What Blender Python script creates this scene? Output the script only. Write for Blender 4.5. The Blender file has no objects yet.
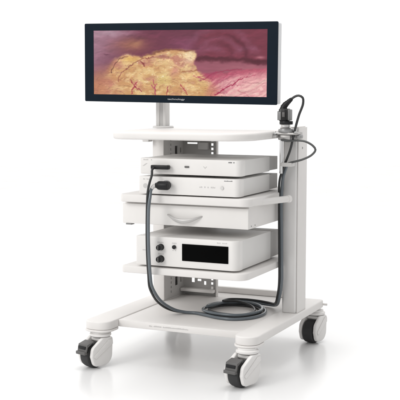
import bpy, bmesh, math, random
import numpy as np
from mathutils import Vector, Matrix
PI = math.pi
S = bpy.context.scene
COL = S.collection
random.seed(4)

# ------------------------------------------------------------------ camera
cam = bpy.data.objects.new('camera', bpy.data.cameras.new('camera'))
COL.objects.link(cam)
cam.data.sensor_width = 36
cam.data.lens = 1068 / 400 * 36
cam.data.clip_end = 400
cam.location = (1.683, -4.095, 1.248)
cam.rotation_euler = (math.radians(90 - 5.774), 0, math.radians(24.535))
S.camera = cam

# ------------------------------------------------------------------ studio light
w = bpy.data.worlds.new('World'); S.world = w; w.use_nodes = True
nt = w.node_tree; nt.nodes.clear()
tc = nt.nodes.new('ShaderNodeTexCoord')
dt = nt.nodes.new('ShaderNodeVectorMath'); dt.operation = 'DOT_PRODUCT'
dt.inputs[1].default_value = (0.93, -0.36, 0.0)
mr = nt.nodes.new('ShaderNodeMapRange'); mr.interpolation_type = 'SMOOTHSTEP'
mr.inputs['From Min'].default_value = -0.15; mr.inputs['From Max'].default_value = 0.65
mr.inputs['To Min'].default_value = 1.15; mr.inputs['To Max'].default_value = 0.62
bg = nt.nodes.new('ShaderNodeBackground'); bg.inputs['Color'].default_value = (1, 0.995, 0.99, 1)
wo = nt.nodes.new('ShaderNodeOutputWorld')
nt.links.new(tc.outputs['Generated'], dt.inputs[0])
nt.links.new(dt.outputs['Value'], mr.inputs['Value'])
nt.links.new(mr.outputs['Result'], bg.inputs['Strength'])
nt.links.new(bg.outputs[0], wo.inputs[0])

def area(name, loc, aim, size, power, col=(1, 1, 1)):
    l = bpy.data.lights.new(name, 'AREA'); l.shape = 'DISK'; l.size = size; l.energy = power; l.color = col
    o = bpy.data.objects.new(name, l); COL.objects.link(o); o.location = loc
    o.rotation_euler = (Vector(aim) - Vector(loc)).to_track_quat('-Z', 'Y').to_euler()
    return o
area('key_softbox', (-2.6, -4.6, 3.6), (-0.4, 0.4, 0.7), 2.2, 110, (1, 0.985, 0.965))
area('top_softbox', (-0.3, 0.9, 4.6), (-0.4, 0.5, 0.0), 2.6, 60)

S.view_settings.view_transform = 'Standard'
S.view_settings.look = 'None'
S.view_settings.exposure = 0.10
S.view_settings.gamma = 1

# ------------------------------------------------------------------ materials
def mat(name, rgb, rough=0.5, metal=0.0, var=0.03, scale=14.0, bump=0.0, bscale=600.0, spec=0.5, coat=0.0):
    m = bpy.data.materials.new(name); m.use_nodes = True
    t = m.node_tree; b = t.nodes['Principled BSDF']
    b.inputs['Metallic'].default_value = metal
    b.inputs['Specular IOR Level'].default_value = spec
    b.inputs['Coat Weight'].default_value = coat
    co = t.nodes.new('ShaderNodeTexCoord')
    nz = t.nodes.new('ShaderNodeTexNoise'); nz.inputs['Scale'].default_value = scale
    nz.inputs['Detail'].default_value = 5
    t.links.new(co.outputs['Object'], nz.inputs['Vector'])
    cr = t.nodes.new('ShaderNodeMix'); cr.data_type = 'RGBA'
    a = [c * (1 - var) for c in rgb]; d = [min(1, c * (1 + var)) for c in rgb]
    cr.inputs['A'].default_value = (*a, 1); cr.inputs['B'].default_value = (*d, 1)
    t.links.new(nz.outputs['Fac'], cr.inputs['Factor'])
    t.links.new(cr.outputs['Result'], b.inputs['Base Color'])
    r = t.nodes.new('ShaderNodeMapRange')
    r.inputs['To Min'].default_value = max(0.02, rough - 0.07); r.inputs['To Max'].default_value = min(1, rough + 0.07)
    t.links.new(nz.outputs['Fac'], r.inputs['Value']); t.links.new(r.outputs['Result'], b.inputs['Roughness'])
    if bump:
        n2 = t.nodes.new('ShaderNodeTexNoise'); n2.inputs['Scale'].default_value = bscale; n2.inputs['Detail'].default_value = 2
        bp = t.nodes.new('ShaderNodeBump'); bp.inputs['Strength'].default_value = bump; bp.inputs['Distance'].default_value = 0.001
        t.links.new(co.outputs['Object'], n2.inputs['Vector'])
        t.links.new(n2.outputs['Fac'], bp.inputs['Height']); t.links.new(bp.outputs['Normal'], b.inputs['Normal'])
    return m

WHITE = mat('white_powder_coat', (0.725, 0.705, 0.688), 0.48, bump=0.12, spec=0.3)
CASE = mat('grey_white_enamel_case', (0.69, 0.68, 0.665), 0.42, bump=0.08, spec=0.35)
PANEL = mat('white_front_panel', (0.735, 0.718, 0.70), 0.34, bump=0.04)
GREYP = mat('grey_painted_steel', (0.60, 0.588, 0.575), 0.45, bump=0.1, spec=0.35)
PLATE = mat('grey_sheet_steel', (0.44, 0.43, 0.42), 0.45, bump=0.1)
LGREY = mat('light_grey_satin_column', (0.72, 0.71, 0.70), 0.36, metal=0.15, bump=0.1)
REAR = mat('grey_rear_housing', (0.48, 0.47, 0.46), 0.5, bump=0.1)
ALU = mat('brushed_aluminium', (0.62, 0.61, 0.60), 0.34, metal=0.75, bump=0.15, bscale=300)
DALU = mat('dark_aluminium', (0.30, 0.30, 0.30), 0.4, metal=0.6, bump=0.1)
CHROME = mat('polished_steel', (0.72, 0.72, 0.72), 0.16, metal=1.0)
BLACK = mat('black_plastic', (0.010, 0.010, 0.011), 0.4, bump=0.1, spec=0.25)
RUBBER = mat('black_rubber', (0.022, 0.022, 0.023), 0.62, var=0.25, bump=0.3, bscale=250)
PEDAL = mat('dark_grey_plastic', (0.095, 0.092, 0.09), 0.5, var=0.1, bump=0.2)
HOOD = mat('pale_grey_plastic', (0.74, 0.725, 0.71), 0.42, bump=0.1)
BEZEL = mat('navy_black_gloss', (0.006, 0.012, 0.020), 0.3, var=0.1, spec=0.07)
SHELL = mat('pale_housing_plastic', (0.66, 0.67, 0.68), 0.4)
DISPLAY = mat('black_display_glass', (0.001, 0.001, 0.001), 0.3, spec=0.03)
CABLE = mat('blue_grey_cable_jacket', (0.115, 0.135, 0.152), 0.24, var=0.15, bump=0.1)
BCABLE = mat('black_cable_jacket', (0.018, 0.019, 0.02), 0.35, bump=0.1)
INK = mat('grey_print', (0.52, 0.51, 0.50), 0.6)
DINK = mat('dark_print', (0.2, 0.2, 0.2), 0.6)
HALU = mat('holder_aluminium', (0.42, 0.41, 0.40), 0.32, metal=0.6, bump=0.15, bscale=300)
HANDLE = mat('satin_grey_handle', (0.46, 0.45, 0.44), 0.4, metal=0.3)
DPAINT = mat('dark_anodised_grey', (0.05, 0.05, 0.05), 0.38, metal=0.2, spec=0.3)
MGREY = mat('mid_grey_plastic', (0.20, 0.20, 0.20), 0.42)
LOGO = mat('pale_print', (0.50, 0.51, 0.53), 0.5)

# ------------------------------------------------------------------ helpers
ORG = {}
def root(name, loc, label, cat, group=None):
    o = bpy.data.objects.new(name, None); COL.objects.link(o)
    o.location = loc; o.empty_display_size = 0.05
    o['label'] = label; o['category'] = cat
    if group: o['group'] = group
    ORG[o] = Vector(loc)
    return o

def obj(name, bm, m, parent=None, smooth=35, M=None):
    """link bm (world coordinates) as ONE mesh object under parent"""
    if M is not None: bm.transform(M)
    org = ORG.get(parent, Vector((0, 0, 0)))
    bmesh.ops.translate(bm, verts=bm.verts, vec=-org)
    bmesh.ops.recalc_face_normals(bm, faces=bm.faces)
    me = bpy.data.meshes.new(name); bm.to_mesh(me); bm.free()
    for p in me.polygons: p.use_smooth = True
    try: me.set_sharp_from_angle(angle=math.radians(smooth))
    except Exception: pass
    me.materials.append(m)
    o = bpy.data.objects.new(name, me); COL.objects.link(o)
    if parent is not None:
        o.parent = parent; ORG[o] = org
    return o

def merge(bm, b2):
    me = bpy.data.meshes.new('tmp'); b2.to_mesh(me); b2.free(); bm.from_mesh(me); bpy.data.meshes.remove(me)
    return bm

def box(bm, x0, x1, y0, y1, z0, z1, bev=0.0, seg=2):
    b = bmesh.new(); bmesh.ops.create_cube(b, size=1)
    for v in b.verts:
        v.co = Vector(((x0 + x1) / 2 + v.co.x * (x1 - x0), (y0 + y1) / 2 + v.co.y * (y1 - y0), (z0 + z1) / 2 + v.co.z * (z1 - z0)))
    if bev: bmesh.ops.bevel(b, geom=b.edges[:], offset=bev, segments=seg, profile=0.5, affect='EDGES')
    return merge(bm, b)

def B(*a, **k): return box(bmesh.new(), *a, **k)

def round_poly(pts, radii, n=8):
    """2-D polygon (ccw) with rounded corners"""
    out = []; N = len(pts)
    for i in range(N):
        p = Vector(pts[i]); a = (Vector(pts[i - 1]) - p); c = (Vector(pts[(i + 1) % N]) - p)
        r = radii[i] if hasattr(radii, '__len__') else radii
        if r <= 1e-6: out.append(tuple(p)); continue
        a.normalize(); c.normalize()
        ang = a.angle(c); d = r / math.tan(ang / 2)
        bis = (a + c).normalized(); ce = p + bis * (r / math.sin(ang / 2))
        s = p + a * d - ce; e = p + c * d - ce
        t0 = math.atan2(s.y, s.x); t1 = math.atan2(e.y, e.x); dd = (t1 - t0 + PI) % (2 * PI) - PI
        for k in range(n + 1):
            t = t0 + dd * k / n; out.append((ce.x + r * math.cos(t), ce.y + r * math.sin(t)))
    return out

def prism(bm, poly, h0, h1, axis='z', bev=0.0, seg=3):
    b = bmesh.new()
    def P(u, v, h): return {'z': (u, v, h), 'y': (u, h, v), 'x': (h, u, v)}[axis]
    lo = [b.verts.new(P(u, v, h0)) for u, v in poly]; hi = [b.verts.new(P(u, v, h1)) for u, v in poly]
    f0 = b.faces.new(lo); f1 = b.faces.new(hi); n = len(poly)
    for i in range(n): b.faces.new((lo[i], lo[(i + 1) % n], hi[(i + 1) % n], hi[i]))
    bmesh.ops.recalc_face_normals(b, faces=b.faces)
    if bev:
        es = list(set(f0.edges[:] + f1.edges[:]))
        bmesh.ops.bevel(b, geom=es, offset=bev, segments=seg, profile=0.5, affect='EDGES')
    return merge(bm, b)

def slab(x0, x1, y0, y1, z0, z1, radii, bev=0.004, seg=3, n=10):
    """flat slab, corners: front-left, front-right, back-right, back-left"""
    return prism(bmesh.new(), round_poly([(x0, y0), (x1, y0), (x1, y1), (x0, y1)], radii, n), z0, z1, 'z', bev, seg)

def lathe(bm, prof, axis='z', c=(0, 0, 0), n=40):
    b = bmesh.new(); c = Vector(c); rings = []
    for r, h in prof:
        ring = []
        for k in range(n):
            t = 2 * PI * k / n; u, v = r * math.cos(t), r * math.sin(t)
            p = {'z': (u, v, h), 'y': (u, h, v), 'x': (h, u, v)}[axis]
            ring.append(b.verts.new(c + Vector(p)))
        rings.append(ring)
    for a, d in zip(rings, rings[1:]):
        for k in range(n): b.faces.new((a[k], a[(k + 1) % n], d[(k + 1) % n], d[k]))
    b.faces.new(rings[0]); b.faces.new(rings[-1])
    return merge(bm, b)

def smooth_path(pts, step=0.008):
    pts = [Vector(p) for p in pts]; out = []
    q = [pts[0] * 2 - pts[1]] + pts + [pts[-1] * 2 - pts[-2]]
    for i in range(1, len(q) - 2):
        p0, p1, p2, p3 = q[i - 1], q[i], q[i + 1], q[i + 2]
        n = max(2, int((p2 - p1).length / step))
        # centripetal Catmull-Rom
        t0 = 0; t1 = t0 + max(1e-5, (p1 - p0).length) ** 0.5; t2 = t1 + max(1e-5, (p2 - p1).length) ** 0.5; t3 = t2 + max(1e-5, (p3 - p2).length) ** 0.5
        for k in range(n):
            t = t1 + (t2 - t1) * k / n
            a1 = p0 * ((t1 - t) / (t1 - t0)) + p1 * ((t - t0) / (t1 - t0)); a2 = p1 * ((t2 - t) / (t2 - t1)) + p2 * ((t - t1) / (t2 - t1))
            a3 = p2 * ((t3 - t) / (t3 - t2)) + p3 * ((t - t2) / (t3 - t2))
            b1 = a1 * ((t2 - t) / (t2 - t0)) + a2 * ((t - t0) / (t2 - t0)); b2 = a2 * ((t3 - t) / (t3 - t1)) + a3 * ((t - t1) / (t3 - t1))
            out.append(b1 * ((t2 - t) / (t2 - t1)) + b2 * ((t - t1) / (t2 - t1)))
    out.append(pts[-1]); return out

def tube(bm, pts, r, n=12, smooth=True):
    P = smooth_path(pts) if smooth else [Vector(p) for p in pts]
    b = bmesh.new(); up = None; rings = []
    for i, p in enumerate(P):
        d = (P[min(i + 1, len(P) - 1)] - P[max(i - 1, 0)]).normalized()
        if up is None: up = d.orthogonal().normalized()
        up = (up - d * up.dot(d)).normalized(); sd = d.cross(up)
        rr = r(i / (len(P) - 1)) if callable(r) else r
        rings.append([b.verts.new(p + (up * math.cos(2 * PI * k / n) + sd * math.sin(2 * PI * k / n)) * rr) for k in range(n)])
    for a, c in zip(rings, rings[1:]):
        for k in range(n): b.faces.new((a[k], a[(k + 1) % n], c[(k + 1) % n], c[k]))
    b.faces.new(rings[0]); b.faces.new(rings[-1])
    return merge(bm, b)

def perforated(u0, u1, v0, v1, holes, h0, h1, axis):
    """sheet with rectangular holes; plane (u,v), thickness h0..h1 along axis"""
    us = sorted({round(x, 5) for x in [u0, u1] + [k for a in holes for k in a[:2]]})
    vs = sorted({round(x, 5) for x in [v0, v1] + [k for a in holes for k in a[2:]]})
    def P(u, v, h): return {'z': (u, v, h), 'y': (u, h, v), 'x': (h, u, v)}[axis]
    b = bmesh.new(); vt = {}
    def V(i, j):
        if (i, j) not in vt: vt[i, j] = b.verts.new(P(us[i], vs[j], h0))
        return vt[i, j]
    for i in range(len(us) - 1):
        for j in range(len(vs) - 1):
            cu, cv = (us[i] + us[i + 1]) / 2, (vs[j] + vs[j + 1]) / 2
            if any(a[0] < cu < a[1] and a[2] < cv < a[3] for a in holes): continue
            b.faces.new((V(i, j), V(i + 1, j), V(i + 1, j + 1), V(i, j + 1)))
    r = bmesh.ops.extrude_face_region(b, geom=b.faces[:])
    d = Vector(P(0, 0, h1 - h0))
    bmesh.ops.translate(b, verts=[g for g in r['geom'] if isinstance(g, bmesh.types.BMVert)], vec=d)
    return b

def text_bm(s, size, extrude=0.0004):
    cu = bpy.data.curves.new('t', 'FONT'); cu.body = s; cu.size = size; cu.extrude = extrude
    cu.align_x = 'CENTER'; cu.align_y = 'CENTER'
    o = bpy.data.objects.new('t', cu); COL.objects.link(o)
    dg = bpy.context.evaluated_depsgraph_get(); dg.update()
    me = bpy.data.meshes.new_from_object(o.evaluated_get(dg)); b = bmesh.new(); b.from_mesh(me)
    bpy.data.objects.remove(o); bpy.data.meshes.remove(me)
    b.transform(Matrix.Rotation(PI / 2, 4, 'X'))          # stands up, reads from -Y
    return b

def dashes(x0, x1, y, z, h, n, seed, gap=0.35):
    """a line of unreadably small print on a panel facing -Y"""
    rnd = random.Random(seed); b = bmesh.new(); x = x0; pitch = (x1 - x0) / n
    for i in range(n):
        if rnd.random() > 0.12:
            hh = h * rnd.uniform(0.6, 1.0)
            box(b, x, x + pitch * (1 - gap), y - 0.0008, y + 0.001, z - h / 2, z - h / 2 + hh)
        x += pitch
    return b

# ------------------------------------------------------------------ setting
fm = mat('glossy_white_floor', (0.79, 0.79, 0.79), 0.23, var=0.0, scale=3)
bm = bmesh.new(); bmesh.ops.create_grid(bm, x_segments=8, y_segments=8, size=120); bmesh.ops.translate(bm, verts=bm.verts, vec=(0, 0, -0.012))
fl = obj('floor', bm, fm); fl['kind'] = 'structure'

# ------------------------------------------------------------------ the cart
cart = root('medical_cart', (-0.40, 0.55, 0), 'white wheeled equipment cart with drawer, shelves and columns standing on the white floor', 'cart')
RT = 0.200
LRAIL = (-0.822, -0.690); RRAIL = (-0.074, 0.036)
for (x0, x1) in (LRAIL, RRAIL):
    b = slab(x0, x1, 0.083, 1.03, 0.161, RT, [0.052, 0.052, 0.02, 0.02], 0.006, 3)
    rl = obj('base_rail', b, WHITE, cart)
    b = slab(x0 - 0.004, x1 + 0.004, 0.078, 0.22, 0.1515, 0.1607, [0.056, 0.056, 0.05, 0.05], 0.003, 2)
    obj('rail_plate', b, WHITE, rl)
bpl = obj('base_plate', B(-0.6905, -0.0735, 0.19, 1.02, 0.163, 0.1965, bev=0.004), WHITE, cart)
obj('base_print', dashes(-0.53, -0.33, 0.1898, 0.181, 0.006, 34, 3), INK, bpl)
b = B(-0.6905, -0.0735, 1.0, 1.028, 0.1975, 0.228, bev=0.003)
obj('rear_crossbar', b, WHITE, cart)
obj('rear_hook', tube(bmesh.new(), [(0.03, 1.015, 0.178), (0.045, 1.015, 0.178), (0.056, 1.02, 0.177)], 0.006), WHITE, cart)

def caster(x, y, rz, brake, cy):
    M = Matrix.Translation((x, y, -0.012)) @ Matrix.Rotation(math.radians(rz), 4, 'Z')
    n = lathe(bmesh.new(), [(0.030, 0.1633), (0.041, 0.1632), (0.041, 0.1555), (0.044, 0.1535), (0.049, 0.152), (0.050, 0.149), (0.050, 0.143), (0.047, 0.140), (0.030, 0.138)])
    c = obj('caster', n, HOOD, cart, M=M)
    R = 0.058
    lathe_b = lathe(bmesh.new(), [(0.034, -0.027), (0.050, -0.027), (0.056, -0.024), (R, -0.014), (R, 0.014), (0.056, 0.024), (0.050, 0.027), (0.034, 0.027)], 'x', (0, cy, R))
    obj('tyre', lathe_b, RUBBER, c, M=M)
    # hood: two cheeks and a bridge over the wheel
    prof = [(cy - 0.050, 0.060), (cy - 0.034, 0.012), (0.028, 0.010), (0.034, 0.138), (-0.030, 0.138), (cy - 0.044, 0.098)]
    prof = round_poly(prof, [0.012, 0.028, 0.048, 0.012, 0.020, 0.030], 9)
    for s in (-1, 1):
        b = prism(bmesh.new(), prof, s * 0.0305, s * 0.050, 'x', 0.006, 3)
        h = obj('hood', b, HOOD, c, M=M)
        # raised diagonal rib on the outer cheek
        b = prism(bmesh.new(), round_poly([(cy - 0.040, 0.062), (cy - 0.028, 0.046), (0.030, 0.104), (0.028, 0.128), (0.006, 0.128)], 0.006, 4), s * 0.0502, s * 0.0532, 'x', 0.0024, 3)
        obj('rib', b, HOOD, h, M=M)
    b = prism(bmesh.new(), round_poly([(-0.03, 0.121), (0.020, 0.080), (0.028, 0.050), (0.031, 0.08), (0.031, 0.134), (-0.03, 0.134)], 0.004, 3), -0.0303, 0.0303, 'x', 0.002, 2)
    obj('fork_bridge', b, HOOD, c, M=M)
    if brake:
        pr = round_poly([(cy - 0.070, 0.072), (cy - 0.060, 0.070), (cy - 0.054, 0.102), (cy - 0.016, 0.119), (cy - 0.018, 0.128), (cy - 0.060, 0.116)], 0.003, 3)
        b = prism(bmesh.new(), pr, -0.032, 0.029, 'x', 0.003, 2)
        p = obj('brake_pedal', b, PEDAL, c, M=M)
        b = B(-0.0335, 0.0275, cy - 0.076, cy - 0.063, 0.070, 0.085, bev=0.003)
        obj('pedal_lip', b, PEDAL, p, M=M)
        b = B(-0.027, 0.022, cy - 0.0675, cy - 0.058, 0.094, 0.108, bev=0.002)
        obj('pedal_slot', b, BLACK, p, M=M)
    return c
caster(-0.752, 0.130, -18, True, -0.047)
caster(-0.012, 0.110, -13, True, -0.054)
caster(0.000, 1.000, -10, False, -0.034)
caster(-0.756, 1.000, -16, False, -0.034)

# right column, open towards nothing: extruded box with a grey front insert and a white side cover
b = slab(-0.052, 0.020, 0.640, 0.770, RT + 0.0005, 1.080, [0.016, 0.010, 0.010, 0.010], 0.003, 2, 6)
rc = obj('right_column', b, LGREY, cart)
obj('column_cover', slab(0.0205, 0.027, 0.648, 0.768, RT + 0.0005, 1.082, [0.003] * 4, 0.001, 2, 4), WHITE, rc)
b = B(-0.050, 0.018, 0.642, 0.768, 1.0803, 1.086, bev=0.002)
obj('column_cap', b, WHITE, rc)
b = bmesh.new()
lathe(b, [(0.0, 0.0268), (0.005, 0.0268), (0.005, 0.0285), (0.0, 0.029)], 'x', (0, 0.70, 0.985), 16)
obj('screw', b, DALU, rc)

# left column: folded channel with perforated inner side, and the rear plate beside it
lc = obj('left_column', B(-0.752, -0.691, 0.668, 0.682, RT + 0.0005, 1.030, bev=0.003), WHITE, cart)
obj('outer_side', B(-0.752, -0.744, 0.6825, 0.900, RT + 0.0005, 1.030, bev=0.001), WHITE, lc)
H = []
z = 0.225
while z < 1.02:
    H.append((0.748, 0.757, z, z + 0.012)); z += 0.0235
for z0 in (0.255, 0.36, 0.50, 0.66, 0.80, 0.93):
    H.append((0.800, 0.832, z0, z0 + 0.045))
    H.append((0.862, 0.874, z0 + 0.008, z0 + 0.034))
obj('perforated_side', perforated(0.6825, 0.9003, 0.2003, 1.030, H, -0.6915, -0.6955, 'x'), GREYP, lc)
obj('column_back', B(-0.7435, -0.697, 0.893, 0.900, RT + 0.0005, 1.030), WHITE, lc)
H = []
z = 0.232
while z < 1.02:
    H.append((-0.535, -0.522, z, z + 0.0125)); z += 0.0225
for z0 in (0.250, 0.40, 0.55, 0.70, 0.85):
    H += [(-0.645, -0.628, z0 + 0.01, z0 + 0.035), (-0.612, -0.590, z0 + 0.018, z0 + 0.03), (-0.575, -0.562, z0, z0 + 0.02)]
H += [(-0.670, -0.612, 0.982, 0.990)]
bp_ = obj('rear_plate', perforated(-0.6960, -0.496, 0.1968, 1.030, H, 0.9005, 0.9045, 'y'), PLATE, cart)
obj('plate_flange', B(-0.500, -0.494, 0.880, 0.9000, 0.1968, 1.030, bev=0.001), WHITE, bp_)
obj('lower_lip', B(-0.688, -0.502, 0.852, 0.9002, 0.218, 0.234, bev=0.002), WHITE, bp_)
obj('upper_block', B(-0.600, -0.545, 0.878, 0.8995, 0.955, 0.992, bev=0.003), GREYP, bp_)

# shelves
top = slab(-0.754, -0.055, 0.195, 1.03, 1.0325, 1.068, [0.10, 0.14, 0.06, 0.05], 0.012, 4, 14)
tr = obj('top_tray', top, WHITE, cart)
obj('tray_bracket', B(-0.785, -0.750, 0.62, 0.667, 1.002, 1.0315, bev=0.003), GREYP, cart)
sh = slab(-0.680, -0.060, 0.200, 0.88, 0.418, 0.450, [0.02, 0.05, 0.03, 0.02], 0.004, 3)
obj('lower_shelf', sh, WHITE, cart)
dr = slab(-0.695, -0.050, 0.220, 0.88, 0.744, 0.780, [0.02, 0.05, 0.03, 0.02], 0.005, 3)
ds = obj('middle_shelf', dr, WHITE, cart)
b = slab(-0.697, -0.072, 0.275, 0.87, 0.640, 0.7435, [0.004] * 4, 0.002, 2, 3)
dc = obj('drawer_cabinet', b, WHITE, cart)
dfr = obj('drawer_front', B(-0.700, -0.070, 0.258, 0.2745, 0.641, 0.734, bev=0.003), PANEL, dc)
pts = [(-0.468, 0.2585, 0.690), (-0.452, 0.250, 0.685), (-0.425, 0.238, 0.674), (-0.385, 0.232, 0.667), (-0.345, 0.236, 0.671), (-0.310, 0.247, 0.683), (-0.292, 0.2585, 0.690)]
b = bmesh.new(); P = smooth_path(pts, 0.006); n = len(P)
rings = []
for i, p in enumerate(P):                                   # cup pull: thin at the ends, a wide lip in the middle
    t = math.sin(PI * i / (n - 1)); hh = 0.003 + 0.0075 * t; th = 0.003 + 0.002 * t
    rings.append([b.verts.new(p + Vector((0, -th * math.cos(a), hh * math.sin(a)))) for a in [2 * PI * k / 14 for k in range(14)]])
for a, c in zip(rings, rings[1:]):
    for k in range(14): b.faces.new((a[k], a[(k + 1) % 14], c[(k + 1) % 14], c[k]))
b.faces.new(rings[0]); b.faces.new(rings[-1])
obj('handle', b, HANDLE, dfr)
for yy in (0.30, 0.345):
    obj('screw', lathe(bmesh.new(), [(0.0, -0.0722), (0.0032, -0.0722), (0.003, -0.0705), (0.0, -0.0702)], 'x', (0, yy, 0.652), 12), DALU, dc)
b = bmesh.new()
box(b, -0.690, -0.660, 0.268, 0.30, 0.632, 0.6395, bev=0.002)
obj('runner_foot', b, DALU, dc)
# side rail on the right of the middle shelf
b = tube(bmesh.new(), [(-0.085, 0.33, 0.752), (-0.062, 0.40, 0.752), (-0.03, 0.48, 0.753), (0.004, 0.56, 0.754)], 0.0155, 16)
sr = obj('side_rail', b, WHITE, cart)
b = bmesh.new(); lathe(b, [(0.0, -0.006), (0.017, -0.006), (0.018, 0.0), (0.017, 0.010), (0.0, 0.013)], 'y', (0, 0, 0), 24)
b.transform(Matrix.Translation((0.006, 0.565, 0.754)) @ Matrix.Rotation(-0.40, 4, 'Z'))
obj('rail_cap', b, WHITE, sr)

# ------------------------------------------------------------------ monitor
MC = Vector((-0.5707, 0.580, 1.3874)); MW, MH = 1.0227, 0.3852
mon = root('monitor', (-0.73, 0.74, 1.0685), 'wide black framed monitor showing pink and yellow tissue, on a pole above the cart', 'monitor')
MM = Matrix.Translation(MC) @ Matrix.Rotation(0.0159, 4, 'Z') @ Matrix.Rotation(0.0166, 4, 'X') @ Matrix.Rotation(0.0142, 4, 'Y')
def rr(x0, x1, z0, z1, r): return round_poly([(x0, z0), (x1, z0), (x1, z1), (x0, z1)], r, 5)
hs = obj('housing', prism(bmesh.new(), rr(-MW / 2 + 0.002, MW / 2 - 0.002, -MH / 2 + 0.002, MH / 2 - 0.004, 0.008), 0.0055, 0.058, 'y', 0.004, 3), SHELL, mon, M=MM)
sx0, sx1, sz0, sz1 = -0.461, 0.459, -0.1565, 0.1575
# bezel: frame of the screen opening
b = bmesh.new()
out = rr(-MW / 2, MW / 2, -MH / 2, MH / 2, 0.006); inn = rr(sx0, sx1, sz0, sz1, 0.001)
m_ = len(out)
for yy in (0.0, 0.012): pass
vo = [[b.verts.new((u, y, v)) for u, v in out] for y in (0.0012, 0.005)]
vf = [b.verts.new((u * 0.9985, 0.0, v * 0.996)) for u, v in out]
vi = [[b.verts.new((u, y, v)) for u, v in inn] for y in (0.0, 0.0035)]
for i in range(m_):
    j = (i + 1) % m_
    b.faces.new((vo[0][i], vo[0][j], vo[1][j], vo[1][i])); b.faces.new((vf[i], vf[j], vo[0][j], vo[0][i]))
    b.faces.new((vf[i], vf[j], vi[0][j], vi[0][i])); b.faces.new((vi[0][i], vi[0][j], vi[1][j], vi[1][i]))
b.faces.new(vo[1])
bz = obj('bezel', b, BEZEL, mon, 30, M=MM)
b = text_bm('technology', 0.0165, 0.0002); b.transform(Matrix.Diagonal((1.25, 1, 0.72, 1))); b.transform(Matrix.Translation((-0.006, -0.0005, -0.1745)))
obj('lettering', b, LOGO, bz, M=MM)

# --- the picture on the screen: painted per vertex from noise and vessel lines
NX, NY = 560, 200
rng = np.random.default_rng(7)
def vnoise(x, y, seed):
    r = np.random.default_rng(seed); T = r.random((64, 64))
    xi = np.floor(x).astype(int); yi = np.floor(y).astype(int); fx = x - xi; fy = y - yi
    fx = fx * fx * (3 - 2 * fx); fy = fy * fy * (3 - 2 * fy)
    g = lambda i, j: T[i % 64, j % 64]
    return (g(xi, yi) * (1 - fx) + g(xi + 1, yi) * fx) * (1 - fy) + (g(xi, yi + 1) * (1 - fx) + g(xi + 1, yi + 1) * fx) * fy
def fbm(x, y, seed, o=4):
    a = 0.5; s = 0; t = 0
    for k in range(o):
        s = s + a * vnoise(x * 2 ** k, y * 2 ** k, seed + k); t += a; a *= 0.55
    return s / t
uu, vv = np.meshgrid(np.linspace(0, 1, NX), np.linspace(0, 1, NY))
X = 94.5 + uu * 174; Y = 30 + vv * 68.5                     # picture coordinates
wx = X + 6 * (fbm(X / 10, Y / 8, 1) - 0.5) + 0.8 * (fbm(X / 2.5, Y / 2.5, 31) - 0.5)
wy = Y + 6 * (fbm(X / 10, Y / 8, 2) - 0.5) + 0.8 * (fbm(X / 2.5, Y / 2.5, 32) - 0.5)
def C_(*c): return np.array(c, float)
def mixc(a, c, t): return a * (1 - t[..., None]) + c * t[..., None]
def ss(e0, e1, x):
    t = np.clip((x - e0) / (e1 - e0), 0, 1); return t * t * (3 - 2 * t)
def relief(h, k):
    gy, gx = np.gradient(h)
    return -(0.55 * gx + 0.85 * gy) * k
# upper membrane
base = np.zeros((NY, NX, 3)) + C_(106, 50, 68)
base = mixc(base, C_(158, 118, 134), ss(160, 96, wx + 0.6 * (wy - 30)) * 0.95)
base = mixc(base, C_(178, 146, 160), np.exp(-((wx - 112) / 17) ** 2 - ((wy - 33 - 0.05 * (112 - wx)) / 3.5) ** 2) * 0.75)
base = mixc(base, C_(152, 98, 80), np.exp(-((wx - 133) / 17) ** 2 - ((wy - 46) / 7) ** 2) * 0.9)
base = mixc(base, C_(176, 124, 92), np.exp(-((wx - 140) / 5) ** 2 - ((wy - 45 + 0.3 * (wx - 140)) / 2) ** 2) * 0.6)
base = mixc(base, C_(128, 66, 92), np.exp(-((wx - 186) / 12) ** 2 - ((wy - 45) / 7) ** 2) * 0.7)
base = mixc(base, C_(118, 46, 60), ss(190, 215, wx) * 0.6)
for (cx, cy, r0, wd, a0) in ((222, 60, 22, 3.0, .42), (222, 58, 33, 3.5, .38), (216, 58, 10, 4.0, .55), (250, 60, 13, 2.5, .45)):
    rad = np.hypot(wx - cx, (wy - cy) * 1.1)
    base = mixc(base, C_(150, 98, 124), np.exp(-((rad - r0) / wd) ** 2) * a0 * ss(60, 48, wy) * fbm(wx / 9, wy / 9, 77) * 1.3)
for (cx, r0, a0) in ((222, 27.5, .45), (220, 16, .25)):
    rad = np.hypot(wx - cx, (wy - 59) * 1.1)
    base = mixc(base, C_(74, 24, 38), np.exp(-((rad - r0) / 2.4) ** 2) * a0 * ss(212, 232, wx))
hu = fbm(wx / 20 + wy / 26, wy / 10 - wx / 40, 11, 3)
base *= (1 + np.clip(relief(hu, 2.4), -0.12, 0.16))[..., None]
base = mixc(base, C_(84, 40, 58), np.exp(-((wx - 108) / 3.0) ** 2 - ((wy - 55) / 0.7) ** 2) * 0.6)
# dark band and mauve band on the right
bandtop = 59.0 + 1.2 * ss(205, 268, X)
band = ss(bandtop - 1.8, bandtop + 0.8, wy) * ss(191, 199, wx)
bc = mixc(np.zeros((NY, NX, 3)) + C_(84, 32, 44), C_(146, 82, 96), ss(1.5, 6.5, wy - bandtop))
bc = mixc(bc, C_(168, 104, 114), np.exp(-((wy - 69) / 2.4) ** 2) * ss(212, 262, wx) * 0.6)
bc = mixc(bc, C_(84, 30, 44), np.exp(-((wy - 63.5) / 1.4) ** 2) * ss(246, 258, wx) * 0.5)
bc *= (0.93 + 0.14 * fbm(X / 12, Y / 1.8, 9))[..., None]
base = mixc(base, bc, band)
base = mixc(base, C_(206, 142, 150), np.exp(-((X - 262) / 4) ** 2 - ((Y - 58.5) / 1.3) ** 2) * 0.6)
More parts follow.
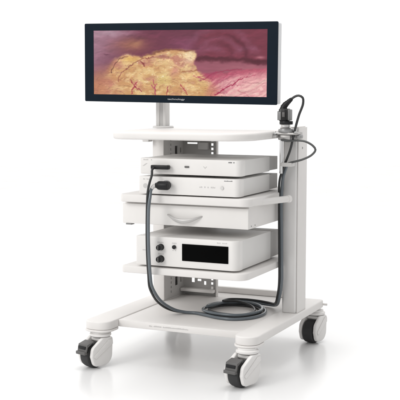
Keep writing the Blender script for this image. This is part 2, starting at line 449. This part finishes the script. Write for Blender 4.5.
# pink tissue lower right
pt = 75.5 - 6.5 * ss(203, 262, X) + 2.0 * (fbm(X / 8, Y / 8, 21) - 0.5)
pk = ss(pt - 1.2, pt + 2.4, wy) * ss(197, 204, wx)
pc = mixc(np.zeros((NY, NX, 3)) + C_(174, 80, 100), C_(216, 156, 158), ss(0, 12, wy - pt) * ss(203, 240, X + (Y - 80)))
dg = fbm((wx + 1.8 * wy) / 8, (wy + 0.5 * wx) / 2.2, 23, 4)
pc = mixc(pc, C_(230, 190, 180), ss(0.45, 0.72, dg) * 0.7 * ss(3, 12, wy - pt))
pc = mixc(pc, C_(160, 62, 92), ss(0.52, 0.34, dg) * 0.6 * ss(262, 214, X))
pc = mixc(pc, C_(196, 126, 98), np.exp(-((X - 216) / 7) ** 2 - ((Y - 95) / 8) ** 2) * 0.7)
pc = mixc(pc, C_(240, 214, 200), ss(0.60, 0.75, fbm(wx / 6, wy / 5, 26)) * 0.5 * ss(10, 18, wy - pt) * ss(225, 245, X))
pc = mixc(pc, C_(128, 40, 70), ss(0.70, 0.82, fbm(X / 1.2, Y / 1.2, 41, 2)) * 0.5 * ss(1, 5, wy - pt) * ss(266, 240, X + 0.9 * (Y - 75)))
pc *= (1 + np.clip(relief(fbm(wx / 5, wy / 4, 24, 3), 1.1), -0.12, 0.14))[..., None]
base = mixc(base, pc, pk)
# yellow fat
bx = [90, 97, 104, 112, 118, 124, 134, 146, 158, 170, 182, 192, 198, 203, 300]
by = [76, 76, 74, 67, 60, 56, 55.5, 57.5, 53.5, 50.5, 51, 51.5, 52, 54, 58]
fb = np.interp(wx, bx, by) + 1.2 * (fbm(X / 2.2, Y / 2.2, 58) - 0.5)
rx = np.interp(wy, [48, 56, 66, 71, 76, 82, 88, 99], [199, 200, 199, 201, 206, 213, 215, 213]) + 1.5 * (fbm(X / 3, Y / 3, 59) - 0.5)
sl = 2.0 + 10.0 * ss(128, 98, X) + 1.0 * ss(140, 190, X)
wr = 1.6 + 4.5 * ss(70, 86, Y)
ft = ss(-1.0 * sl, 1.2 * sl, wy - fb) * ss(wr, -wr, wx - rx)
n1 = fbm(wx / 9, wy / 6, 51); n2 = fbm(wx / 3.6, wy / 2.6, 52)
fc = mixc(np.zeros((NY, NX, 3)) + C_(196, 148, 100), C_(220, 186, 132), ss(0.34, 0.66, n1))
fc = mixc(fc, C_(186, 124, 110), ss(0.46, 0.72, fbm(wx / 12, wy / 8, 55)) * 0.8)
fc = mixc(fc, C_(226, 196, 146), ss(0.55, 0.78, n2) * 0.6)
fc = mixc(fc, C_(180, 118, 88), ss(124, 98, wx) * 0.85)
fc = mixc(fc, C_(170, 104, 96), np.exp(-((wx - 112) / 9) ** 2 - ((wy - 86) / 5) ** 2) * 0.5)
fc = mixc(fc, C_(236, 214, 176), np.exp(-((wx - 193) / 6) ** 2 - ((wy - 59) / 7) ** 2) * 0.8)
fc = mixc(fc, C_(216, 176, 92), np.exp(-((wx - 131) / 9) ** 2 - ((wy - 60) / 3.5) ** 2) * 0.6)
fc = mixc(fc, C_(146, 84, 82), np.exp(-((wx - 164) / 8) ** 2 - ((wy - 57.5) / 2) ** 2) * 0.75)
fc = mixc(fc, C_(206, 138, 128), np.exp(-((wx - 178) / 4) ** 2 - ((wy - 75) / 6) ** 2) * 0.75)
fc = mixc(fc, C_(206, 190, 116), np.exp(-((wx - 167) / 11) ** 2 - ((wy - 82) / 7) ** 2) * 0.55)
fc = mixc(fc, C_(204, 160, 104), np.exp(-((wx - 206) / 6) ** 2 - ((wy - 88) / 9) ** 2) * 0.6)
ridge = np.abs(fbm(wx / 10 - wy / 14, wy / 3.6, 61, 3) - 0.5)
fc = mixc(fc, C_(150, 92, 76), ss(0.026, 0.0, ridge) * 0.5)
hf = 0.6 * fbm(wx / 7 - wy / 20, wy / 5, 64, 3) + 0.5 * np.minimum(ridge, 0.08) * 3
rl = relief(hf, 1.5)
fc *= (1 + np.clip(rl, -0.30, 0.22))[..., None]
fc = mixc(fc, C_(250, 232, 196), ss(0.08, 0.19, rl) * 0.45)
fc = mixc(fc, C_(255, 244, 222), ss(0.74, 0.84, fbm(X / 1.9, Y / 1.3, 62, 2)) * ss(0.45, 0.6, n1) * 0.6 * ss(118, 135, X))
base = mixc(base, fc, ft)
base = mixc(base, C_(118, 70, 40), np.exp(-((wy - fb - 0.3) / 0.9) ** 2) * ss(140, 164, wx) * ss(199, 190, wx) * 0.75)
base = mixc(base, C_(216, 164, 104), np.exp(-((wy - fb - 2.0) / 0.7) ** 2) * ss(112, 130, wx) * ss(196, 180, wx) * 0.5)
# vessels
def seg_d(px, py, a, c):
    ax, ay = a; cx, cy = c; dx, dy = cx - ax, cy - ay; L = dx * dx + dy * dy
    t = np.clip(((px - ax) * dx + (py - ay) * dy) / L, 0, 1)
    return np.hypot(px - ax - t * dx, py - ay - t * dy)
jx = X + 2.4 * (fbm(X / 2.6, Y / 2.6, 71, 2) - 0.5); jy = Y + 2.4 * (fbm(X / 2.6, Y / 2.6, 72, 2) - 0.5)
VES = [([(113, 75), (115, 70), (118, 64), (123, 59.5), (131, 58)], .8, (92, 48, 44), .85),
       ([(120, 84), (121, 79), (124, 75.5), (129, 71), (135, 66.5), (141, 62.5), (149, 59.5), (157, 58)], .75, (122, 52, 50), .85),
       ([(147.5, 68), (147, 65), (144.5, 63)], .9, (122, 48, 48), .8),
       ([(121, 82), (126, 84), (134, 83)], .5, (150, 84, 74), .6),
       ([(134, 82.5), (137, 88), (141, 92), (145, 95)], .9, (136, 24, 52), .9),
       ([(134.8, 98), (135, 93), (138, 89), (140, 85)], 1.0, (150, 22, 58), .9),
       ([(159, 98), (158.6, 90), (157, 82)], 1.0, (156, 36, 84), .85), ([(154.5, 88), (157, 91), (161, 87)], .8, (170, 60, 96), .7),
       ([(171, 98), (171, 93), (171.5, 89)], .9, (140, 20, 52), .9), ([(185, 87), (188, 92), (191.5, 97.5)], .8, (158, 40, 60), .85),
       ([(186, 74), (194, 73), (201, 72)], .9, (150, 88, 56), .7), ([(197, 78), (206, 79.5), (213, 84)], .8, (176, 60, 96), .7),
       ([(204, 83), (210, 80), (215, 76), (222, 73.5), (232, 71.5), (244, 70)], .9, (150, 40, 72), .75),
       ([(203, 79), (211, 76), (220, 73)], .6, (150, 40, 80), .6),
       ([(219, 97.5), (224, 93.5), (230, 89.5), (236, 86.5), (241, 82), (246, 80)], .95, (146, 18, 58), .9),
       ([(246, 80), (252, 78), (258, 76)], .6, (150, 40, 72), .7), ([(236, 86), (241, 88), (247, 86)], .5, (168, 70, 92), .6),
       ([(250, 84.5), (260, 84.5), (269, 85)], .45, (130, 70, 84), .6), ([(240, 92), (249, 96), (252, 99)], .5, (176, 90, 100), .6),
       ([(225, 80), (231, 77), (238, 75)], .5, (160, 50, 84), .6)]
for pl, wd, col, al in VES:
    d = np.min([seg_d(jx, jy, a, c) for a, c in zip(pl, pl[1:])], axis=0)
    base = mixc(base, C_(*col), ss(wd * 0.85, wd * 0.15, d) * al * (0.7 + 0.5 * fbm(X / 2.5, Y / 2.5, 88, 2)))
for _ in range(1):                                          # lens softness of the endoscope picture
    pd = np.pad(base, ((1, 1), (1, 1), (0, 0)), 'edge')
    base = (pd[:-2, 1:-1] + pd[2:, 1:-1] + pd[1:-1, :-2] + pd[1:-1, 2:] + 2 * pd[1:-1, 1:-1]) / 6
base = np.clip(base, 0, 255) / 255
lin = np.where(base <= 0.04045, base / 12.92, ((base + 0.055) / 1.055) ** 2.4)
co = np.stack([sx0 + uu * (sx1 - sx0), np.full_like(uu, 0.0025), sz1 - vv * (sz1 - sz0)], -1).reshape(-1, 3)
idx = np.arange(NX * NY).reshape(NY, NX)
fcs = np.stack([idx[:-1, :-1], idx[1:, :-1], idx[1:, 1:], idx[:-1, 1:]], -1).reshape(-1, 4)
me = bpy.data.meshes.new('screen'); me.from_pydata(co.tolist(), [], fcs.tolist())
at_ = me.color_attributes.new('picture', 'FLOAT_COLOR', 'POINT')
at_.data.foreach_set('color', np.concatenate([lin.reshape(-1, 3), np.ones((NX * NY, 1))], 1).astype(np.float32).ravel())
me.transform(MM); me.transform(Matrix.Translation(-ORG[mon]))
sm = bpy.data.materials.new('screen_picture'); sm.use_nodes = True
t = sm.node_tree; p = t.nodes['Principled BSDF']
an = t.nodes.new('ShaderNodeVertexColor'); an.layer_name = 'picture'
p.inputs['Base Color'].default_value = (0.006, 0.006, 0.007, 1); p.inputs['Roughness'].default_value = 0.35
p.inputs['Specular IOR Level'].default_value = 0.15
p.inputs['Emission Strength'].default_value = 1.0
t.links.new(an.outputs['Color'], p.inputs['Emission Color'])
me.materials.append(sm)
so = bpy.data.objects.new('screen', me); COL.objects.link(so); so.parent = mon

# pole and flange
b = bmesh.new()
box(b, -0.757, -0.737, 0.715, 0.765, 1.078, 1.40, bev=0.003); box(b, -0.718, -0.703, 0.715, 0.765, 1.078, 1.40, bev=0.003)
pl = obj('pole', b, GREYP, mon)
obj('pole_groove', B(-0.7375, -0.7175, 0.719, 0.760, 1.078, 1.40), PLATE, pl)
obj('mount_arm', B(-0.78, -0.68, 0.622, 0.714, 1.30, 1.42, bev=0.006), SHELL, mon)
b = lathe(bmesh.new(), [(0.0, 1.0685), (0.053, 1.0685), (0.053, 1.0745), (0.050, 1.0785), (0.0, 1.0785)], 'z', (-0.728, 0.74, 0))
obj('foot_flange', b, GREYP, mon)

# ------------------------------------------------------------------ the three devices
def device(name, label, x0, x1, y0, ymid, y1, z0, z1, rad=0.026, foot=0.005):
    r = root(name, ((x0 + x1) / 2, (y0 + y1) / 2, z0 - foot), label, 'medical device')
    f = obj('front_panel', slab(x0, x1, y0, y0 + 0.055, z0, z1, [0.008, rad, 0.0, 0.0], 0.003, 3), PANEL, r)
    c = obj('casing', slab(x0 + 0.003, x1 - 0.001, y0 + 0.0555, ymid, z0 + 0.001, z1 - 0.001, [0.0] * 4, 0.002, 2), CASE, r)
    obj('rear_housing', slab(x0 + 0.010, x1 - 0.006, ymid + 0.0005, y1, z0 + 0.004, z1 - 0.005, [0.0] * 4, 0.002, 2), REAR, r)
    for fx in (x0 + 0.05, x1 - 0.05):
        for fy in (y0 + 0.07, ymid - 0.05):
            obj('foot', lathe(bmesh.new(), [(0.0, z0 - foot), (0.013, z0 - foot), (0.015, z0 - 0.0003), (0.0, z0 - 0.0003)], 'z', (fx, fy, 0), 20), BLACK, r)
    return r, f
X0, X1 = -0.598, -0.100
d1, f1 = device('camera_control_unit', 'upper thin white device of the stack, with a flat black plug and small dark button', X0, X1, 0.240, 0.60, 0.72, 0.876, 0.948)
obj('print', dashes(-0.580, -0.535, 0.240, 0.941, 0.006, 7, 1), INK, f1)
obj('emblem', prism(bmesh.new(), [(-0.585, 0.912), (-0.578, 0.912), (-0.560, 0.924), (-0.567, 0.924)], 0.2392, 0.241, 'y'), INK, f1)
obj('button', B(-0.371, -0.349, 0.235, 0.2395, 0.909, 0.917, bev=0.002), PEDAL, d1)
obj('print', prism(bmesh.new(), [(-0.281, 0.917), (-0.271, 0.907), (-0.261, 0.917), (-0.265, 0.917), (-0.271, 0.911), (-0.277, 0.917)], 0.2392, 0.241, 'y'), INK, f1)
obj('print', dashes(-0.158, -0.128, 0.240, 0.938, 0.0055, 5, 5, 0.15), DINK, f1)
obj('socket', lathe(bmesh.new(), [(0.0, 0.2394), (0.009, 0.2394), (0.009, 0.232), (0.007, 0.229), (0.0, 0.229)], 'y', (-0.452, 0, 0.911), 24), DALU, d1)
d2, f2 = device('light_source', 'lower thin white device of the stack, with a thick black plug, directly above the drawer', X0, X1, 0.226, 0.60, 0.72, 0.786, 0.8655)
obj('print', dashes(-0.575, -0.540, 0.226, 0.853, 0.005, 6, 8), INK, f2)
obj('emblem', lathe(bmesh.new(), [(0.0, 0.2252), (0.011, 0.2252), (0.011, 0.228), (0.0, 0.228)], 'y', (-0.564, 0, 0.822), 20), INK, f2)
obj('print', dashes(-0.292, -0.205, 0.226, 0.826, 0.007, 11, 9), INK, f2)
obj('button', lathe(bmesh.new(), [(0.0, 0.2255), (0.008, 0.2255), (0.008, 0.222), (0.0, 0.2215)], 'y', (-0.182, 0, 0.825), 20), GREYP, d2)
obj('print', dashes(-0.172, -0.132, 0.226, 0.857, 0.004, 6, 10, 0.1), DINK, f2)
obj('socket', lathe(bmesh.new(), [(0.0, 0.2255), (0.022, 0.2255), (0.022, 0.219), (0.018, 0.216), (0.0, 0.216)], 'y', (-0.455, 0, 0.829), 28), DALU, d2)
d3, f3 = device('insufflator', 'tall white device with a black display and two black knobs on the lowest shelf', -0.608, X1, 0.212, 0.62, 0.74, 0.458, 0.592, 0.034, 0.0075)
obj('display', B(-0.371, -0.145, 0.2085, 0.2125, 0.490, 0.567, bev=0.001), DISPLAY, d3)
def knob(x, z, r, parent, y=0.2115):
    b = lathe(bmesh.new(), [(0.0, y), (r * 1.12, y), (r * 1.12, y - 0.004), (r, y - 0.006), (r * 0.94, y - 0.028), (r * 0.8, y - 0.030), (0.0, y - 0.030)], 'y', (x, 0, z), 28)
    k = obj('knob', b, BLACK, parent)
    obj('grip', B(x - r * 0.2, x + r * 0.2, y - 0.036, y - 0.0302, z - r * 0.75, z + r * 0.75, bev=0.001), PEDAL, k)
knob(-0.477, 0.546, 0.0135, d3); knob(-0.477, 0.492, 0.0145, d3)
obj('button', lathe(bmesh.new(), [(0.0, 0.2115), (0.009, 0.2115), (0.009, 0.204), (0.0, 0.203)], 'y', (-0.410, 0, 0.550), 20), BLACK, d3)
for k, (a, c, zz, n_) in enumerate(((-0.496, -0.464, 0.568, 5), (-0.422, -0.398, 0.568, 4), (-0.42, -0.40, 0.535, 3), (-0.492, -0.462, 0.515, 5), (-0.572, -0.552, 0.528, 3), (-0.200, -0.150, 0.581, 8))):
    obj('print', dashes(a, c, 0.212, zz, 0.005, n_, 20 + k), INK, f3)

# ------------------------------------------------------------------ camera head in its holder
hd = root('scope_holder', (-0.03, 0.56, 0.88), 'grey metal clamp arm with round cup and thin post at the top tray\'s right end', 'holder')
obj('arm', slab(-0.146, 0.056, 0.535, 0.605, 1.052, 1.062, [0.01, 0.02, 0.02, 0.01], 0.002, 2), HALU, hd)
obj('clamp_block', B(-0.152, -0.112, 0.508, 0.5345, 1.040, 1.060, bev=0.004), DALU, hd)
obj('clamp_knob', lathe(bmesh.new(), [(0.0, 0.5075), (0.009, 0.5075), (0.009, 0.494), (0.0, 0.492)], 'y', (-0.132, 0, 1.050), 20), BLACK, hd)
obj('arm_rib', B(-0.111, -0.034, 0.512, 0.5345, 1.038, 1.050, bev=0.003), HALU, hd)
obj('arm_plate', B(-0.118, -0.040, 0.520, 0.5345, 1.0505, 1.058, bev=0.002), DALU, hd)
obj('post_clamp', B(-0.050, 0.050, 0.6055, 0.6385, 1.030, 1.064, bev=0.004), HALU, hd)
obj('clamp_lever', B(0.046, 0.066, 0.560, 0.598, 1.036, 1.0515, bev=0.004), DALU, hd)
for sx in (-0.100, -0.060, 0.040):
    obj('screw', lathe(bmesh.new(), [(0.0, 1.0622), (0.0055, 1.0622), (0.0055, 1.066), (0.0045, 1.067), (0.0, 1.067)], 'z', (sx, 0.556, 0), 16), CHROME, hd)
obj('cup', lathe(bmesh.new(), [(0.0, 1.0625), (0.034, 1.0625), (0.036, 1.070), (0.034, 1.078), (0.0, 1.078)], 'z', (-0.006, 0.56, 0)), DALU, hd)
b = bmesh.new()
tube(b, [(-0.026, 0.556, 1.0485), (-0.027, 0.556, 0.872)], 0.0075, 16, False)
obj('post', b, CHROME, hd)
b = bmesh.new(); box(b, -0.040, 0.020, 0.545, 0.572, 1.028, 1.0515, bev=0.004)
obj('under_block', b, HALU, hd)
b = bmesh.new()
box(b, -0.022, 0.026, 0.545, 0.5525, 0.9045, 0.9235, bev=0.0034, seg=3)
tube(b, [(-0.020, 0.549, 0.914), (-0.027, 0.556, 0.914)], 0.008, 12, False)
box(b, 0.019, 0.026, 0.549, 0.598, 0.9045, 0.9235, bev=0.003, seg=3)
obj('cable_clip', b, GREYP, hd)

hc = root('endoscope_camera', (-0.008, 0.56, 1.078), 'dark grey endoscope camera head standing upright in the clamp beside the monitor', 'camera')
cc = (-0.008, 0.56, 0)
obj('coupler', lathe(bmesh.new(), [(0.0, 1.0785), (0.024, 1.0785), (0.026, 1.083), (0.022, 1.088), (0.022, 1.098), (0.027, 1.100), (0.027, 1.106), (0.022, 1.108), (0.022, 1.1145), (0.0, 1.1145)], 'z', cc), ALU, hc)
obj('focus_ring', lathe(bmesh.new(), [(0.0225, 1.0995), (0.030, 1.0995), (0.031, 1.104), (0.031, 1.112), (0.030, 1.1148), (0.0225, 1.1148)], 'z', (-0.002, 0.552, 0)), BLACK, hc)
body = obj('body', slab(-0.036, 0.009, 0.534, 0.588, 1.115, 1.172, [0.012] * 4, 0.006, 3, 6), DPAINT, hc)
b = bmesh.new(); box(b, -0.018, 0.005, 0.5275, 0.5345, 1.116, 1.170, bev=0.002)
obj('grip_strip', b, BLACK, body)
b = bmesh.new()
box(b, -0.013, 0.000, 0.5245, 0.5275, 1.134, 1.156, bev=0.0015)
obj('button_pad', b, PEDAL, body)
obj('side_plate', slab(0.0085, 0.017, 0.538, 0.584, 1.117, 1.168, [0.004] * 4, 0.003, 2, 3), MGREY, body)
obj('side_plate', slab(-0.0415, -0.0355, 0.540, 0.582, 1.119, 1.160, [0.002] * 4, 0.001, 2, 3), MGREY, body)
obj('front_plate', B(-0.034, -0.0205, 0.5305, 0.5345, 1.120, 1.158, bev=0.0015), MGREY, body)
bt = smooth_path([(-0.020, 0.56, 1.166), (-0.014, 0.56, 1.184), (0.002, 0.56, 1.200), (0.022, 0.56, 1.217)], 0.004)
b = bmesh.new(); tube(b, bt, lambda t_: (0.0165 - 0.0085 * t_) * (1 + 0.10 * (int(t_ * 18) % 2)), 16, False)
obj('strain_relief', b, BLACK, hc)

# ------------------------------------------------------------------ cables
lcab = root('light_cable', (-0.235, 0.53, 0.1965), 'thicker blue grey cable from the thick plug down to a coil on the cart base', 'cable')
def coil(cx, cy, rad, a0, a1, z0, z1, ex=0.0, n=None):
    n = n or int(abs(a1 - a0) / 20); out = []
    for k in range(n + 1):
        a = math.radians(a0 + (a1 - a0) * k / n); r = rad + ex * math.sin(2.1 * a + cx * 9)
        out.append((cx + r * 0.92 * math.cos(a), cy + r * math.sin(a), z0 + (z1 - z0) * k / n))
    return out
pts = [(-0.488, 0.190, 0.829), (-0.499, 0.184, 0.826), (-0.507, 0.172, 0.810), (-0.505, 0.158, 0.779), (-0.507, 0.150, 0.739), (-0.510, 0.150, 0.675), (-0.510, 0.150, 0.585), (-0.508, 0.152, 0.493), (-0.507, 0.160, 0.423),
       (-0.514, 0.185, 0.373), (-0.522, 0.235, 0.327), (-0.524, 0.290, 0.284), (-0.514, 0.345, 0.247), (-0.490, 0.392, 0.219), (-0.455, 0.424, 0.2065), (-0.412, 0.436, 0.2045)]
pts += [(-0.345, 0.412, 0.2045), (-0.270, 0.382, 0.2045), (-0.190, 0.382, 0.2045), (-0.128, 0.440, 0.2045), (-0.105, 0.530, 0.2045), (-0.128, 0.630, 0.2045), (-0.190, 0.712, 0.2045), (-0.275, 0.738, 0.2045), (-0.355, 0.690, 0.206), (-0.398, 0.600, 0.209), (-0.398, 0.500, 0.213),
        (-0.340, 0.425, 0.2175), (-0.260, 0.402, 0.2175), (-0.185, 0.412, 0.2175), (-0.140, 0.480, 0.216), (-0.128, 0.560, 0.215), (-0.155, 0.650, 0.2155), (-0.225, 0.706, 0.2165), (-0.300, 0.700, 0.2175), (-0.368, 0.640, 0.2205), (-0.392, 0.565, 0.222), (-0.388, 0.560, 0.222)][:-1]
pts += [(-0.385, 0.520, 0.222), (-0.372, 0.560, 0.224), (-0.345, 0.660, 0.222), (-0.295, 0.728, 0.219), (-0.225, 0.748, 0.212), (-0.165, 0.752, 0.208), (-0.120, 0.728, 0.212), (-0.082, 0.672, 0.232), (-0.056, 0.622, 0.268), (-0.042, 0.606, 0.312), (-0.037, 0.605, 0.363),
        (-0.038, 0.605, 0.466), (-0.040, 0.605, 0.608), (-0.042, 0.606, 0.748), (-0.034, 0.604, 0.850), (-0.010, 0.585, 0.905)]
obj('jacket', tube(bmesh.new(), pts, 0.0072, 14), CABLE, lcab)
pl_ = bmesh.new()
lathe(pl_, [(0.0, 0.2155), (0.019, 0.2155), (0.019, 0.190), (0.0, 0.190)], 'y', (-0.447, 0, 0.829), 24)
lathe(pl_, [(0.0, -0.492), (0.012, -0.492), (0.014, -0.484), (0.0185, -0.480), (0.020, -0.474), (0.020, -0.434), (0.017, -0.427), (0.0, -0.425)], 'x', (0, 0.190, 0.829), 24)
obj('plug', pl_, BLACK, lcab)
obj('plug_collar', tube(bmesh.new(), [(-0.486, 0.190, 0.829), (-0.499, 0.184, 0.826), (-0.506, 0.174, 0.813)], lambda t_: 0.0105 - 0.0022 * t_, 14), GREYP, lcab)
lp = [(-0.010, 0.585, 0.905), (0.000, 0.565, 0.917), (0.025, 0.560, 0.925), (0.078, 0.56, 0.940), (0.121, 0.56, 0.962), (0.138, 0.56, 0.985), (0.126, 0.56, 1.003), (0.087, 0.56, 1.023), (0.043, 0.56, 1.026), (0.005, 0.54, 1.024), (-0.020, 0.533, 1.030)]
obj('loop', tube(bmesh.new(), lp, 0.0050, 12), mat('dark_grey_cable_jacket', (0.07, 0.072, 0.072), 0.32), lcab)

kcab = root('camera_cable', (-0.235, 0.53, 0.1965), 'thin black cable from the flat plug to the camera head, arching above the tray', 'cable')
pts = [(-0.508, 0.212, 0.9095), (-0.511, 0.192, 0.900), (-0.504, 0.174, 0.876), (-0.510, 0.165, 0.845), (-0.517, 0.160, 0.805), (-0.519, 0.157, 0.766), (-0.521, 0.156, 0.698), (-0.522, 0.156, 0.585), (-0.520, 0.157, 0.493), (-0.519, 0.164, 0.423),
       (-0.527, 0.188, 0.366), (-0.536, 0.238, 0.318), (-0.538, 0.296, 0.272), (-0.525, 0.360, 0.232), (-0.495, 0.412, 0.209), (-0.455, 0.444, 0.203), (-0.412, 0.452, 0.203)]
pts += [(-0.350, 0.436, 0.203), (-0.275, 0.412, 0.203), (-0.205, 0.416, 0.203), (-0.152, 0.462, 0.203), (-0.130, 0.540, 0.203), (-0.152, 0.628, 0.203), (-0.215, 0.690, 0.203), (-0.290, 0.700, 0.2035), (-0.350, 0.655, 0.206), (-0.376, 0.580, 0.209), (-0.372, 0.510, 0.212),
        (-0.325, 0.452, 0.214), (-0.255, 0.438, 0.2125), (-0.195, 0.458, 0.209), (-0.168, 0.520, 0.207), (-0.172, 0.600, 0.208), (-0.225, 0.672, 0.214), (-0.300, 0.682, 0.226), (-0.352, 0.636, 0.231), (-0.366, 0.580, 0.234), (-0.356, 0.620, 0.235), (-0.325, 0.690, 0.231), (-0.270, 0.733, 0.225)]
pts = pts[:-4] + [(-0.345, 0.690, 0.231), (-0.280, 0.737, 0.227), (-0.215, 0.752, 0.2225), (-0.160, 0.746, 0.2195), (-0.118, 0.716, 0.223), (-0.086, 0.660, 0.243), (-0.064, 0.618, 0.276), (-0.053, 0.605, 0.316), (-0.0495, 0.604, 0.363),
        (-0.0500, 0.604, 0.466), (-0.0520, 0.604, 0.608), (-0.0535, 0.605, 0.748), (-0.046, 0.592, 0.840), (-0.016, 0.572, 0.910),
        (0.015, 0.562, 0.982), (0.038, 0.560, 1.075), (0.057, 0.56, 1.143), (0.076, 0.56, 1.195), (0.074, 0.56, 1.222), (0.055, 0.56, 1.232), (0.036, 0.56, 1.227), (0.021, 0.56, 1.217)]
obj('jacket', tube(bmesh.new(), pts, 0.0056, 12), BCABLE, kcab)
b = bmesh.new(); box(b, -0.527, -0.438, 0.205, 0.2295, 0.9000, 0.9190, bev=0.004)
obj('plug', b, BLACK, kcab)
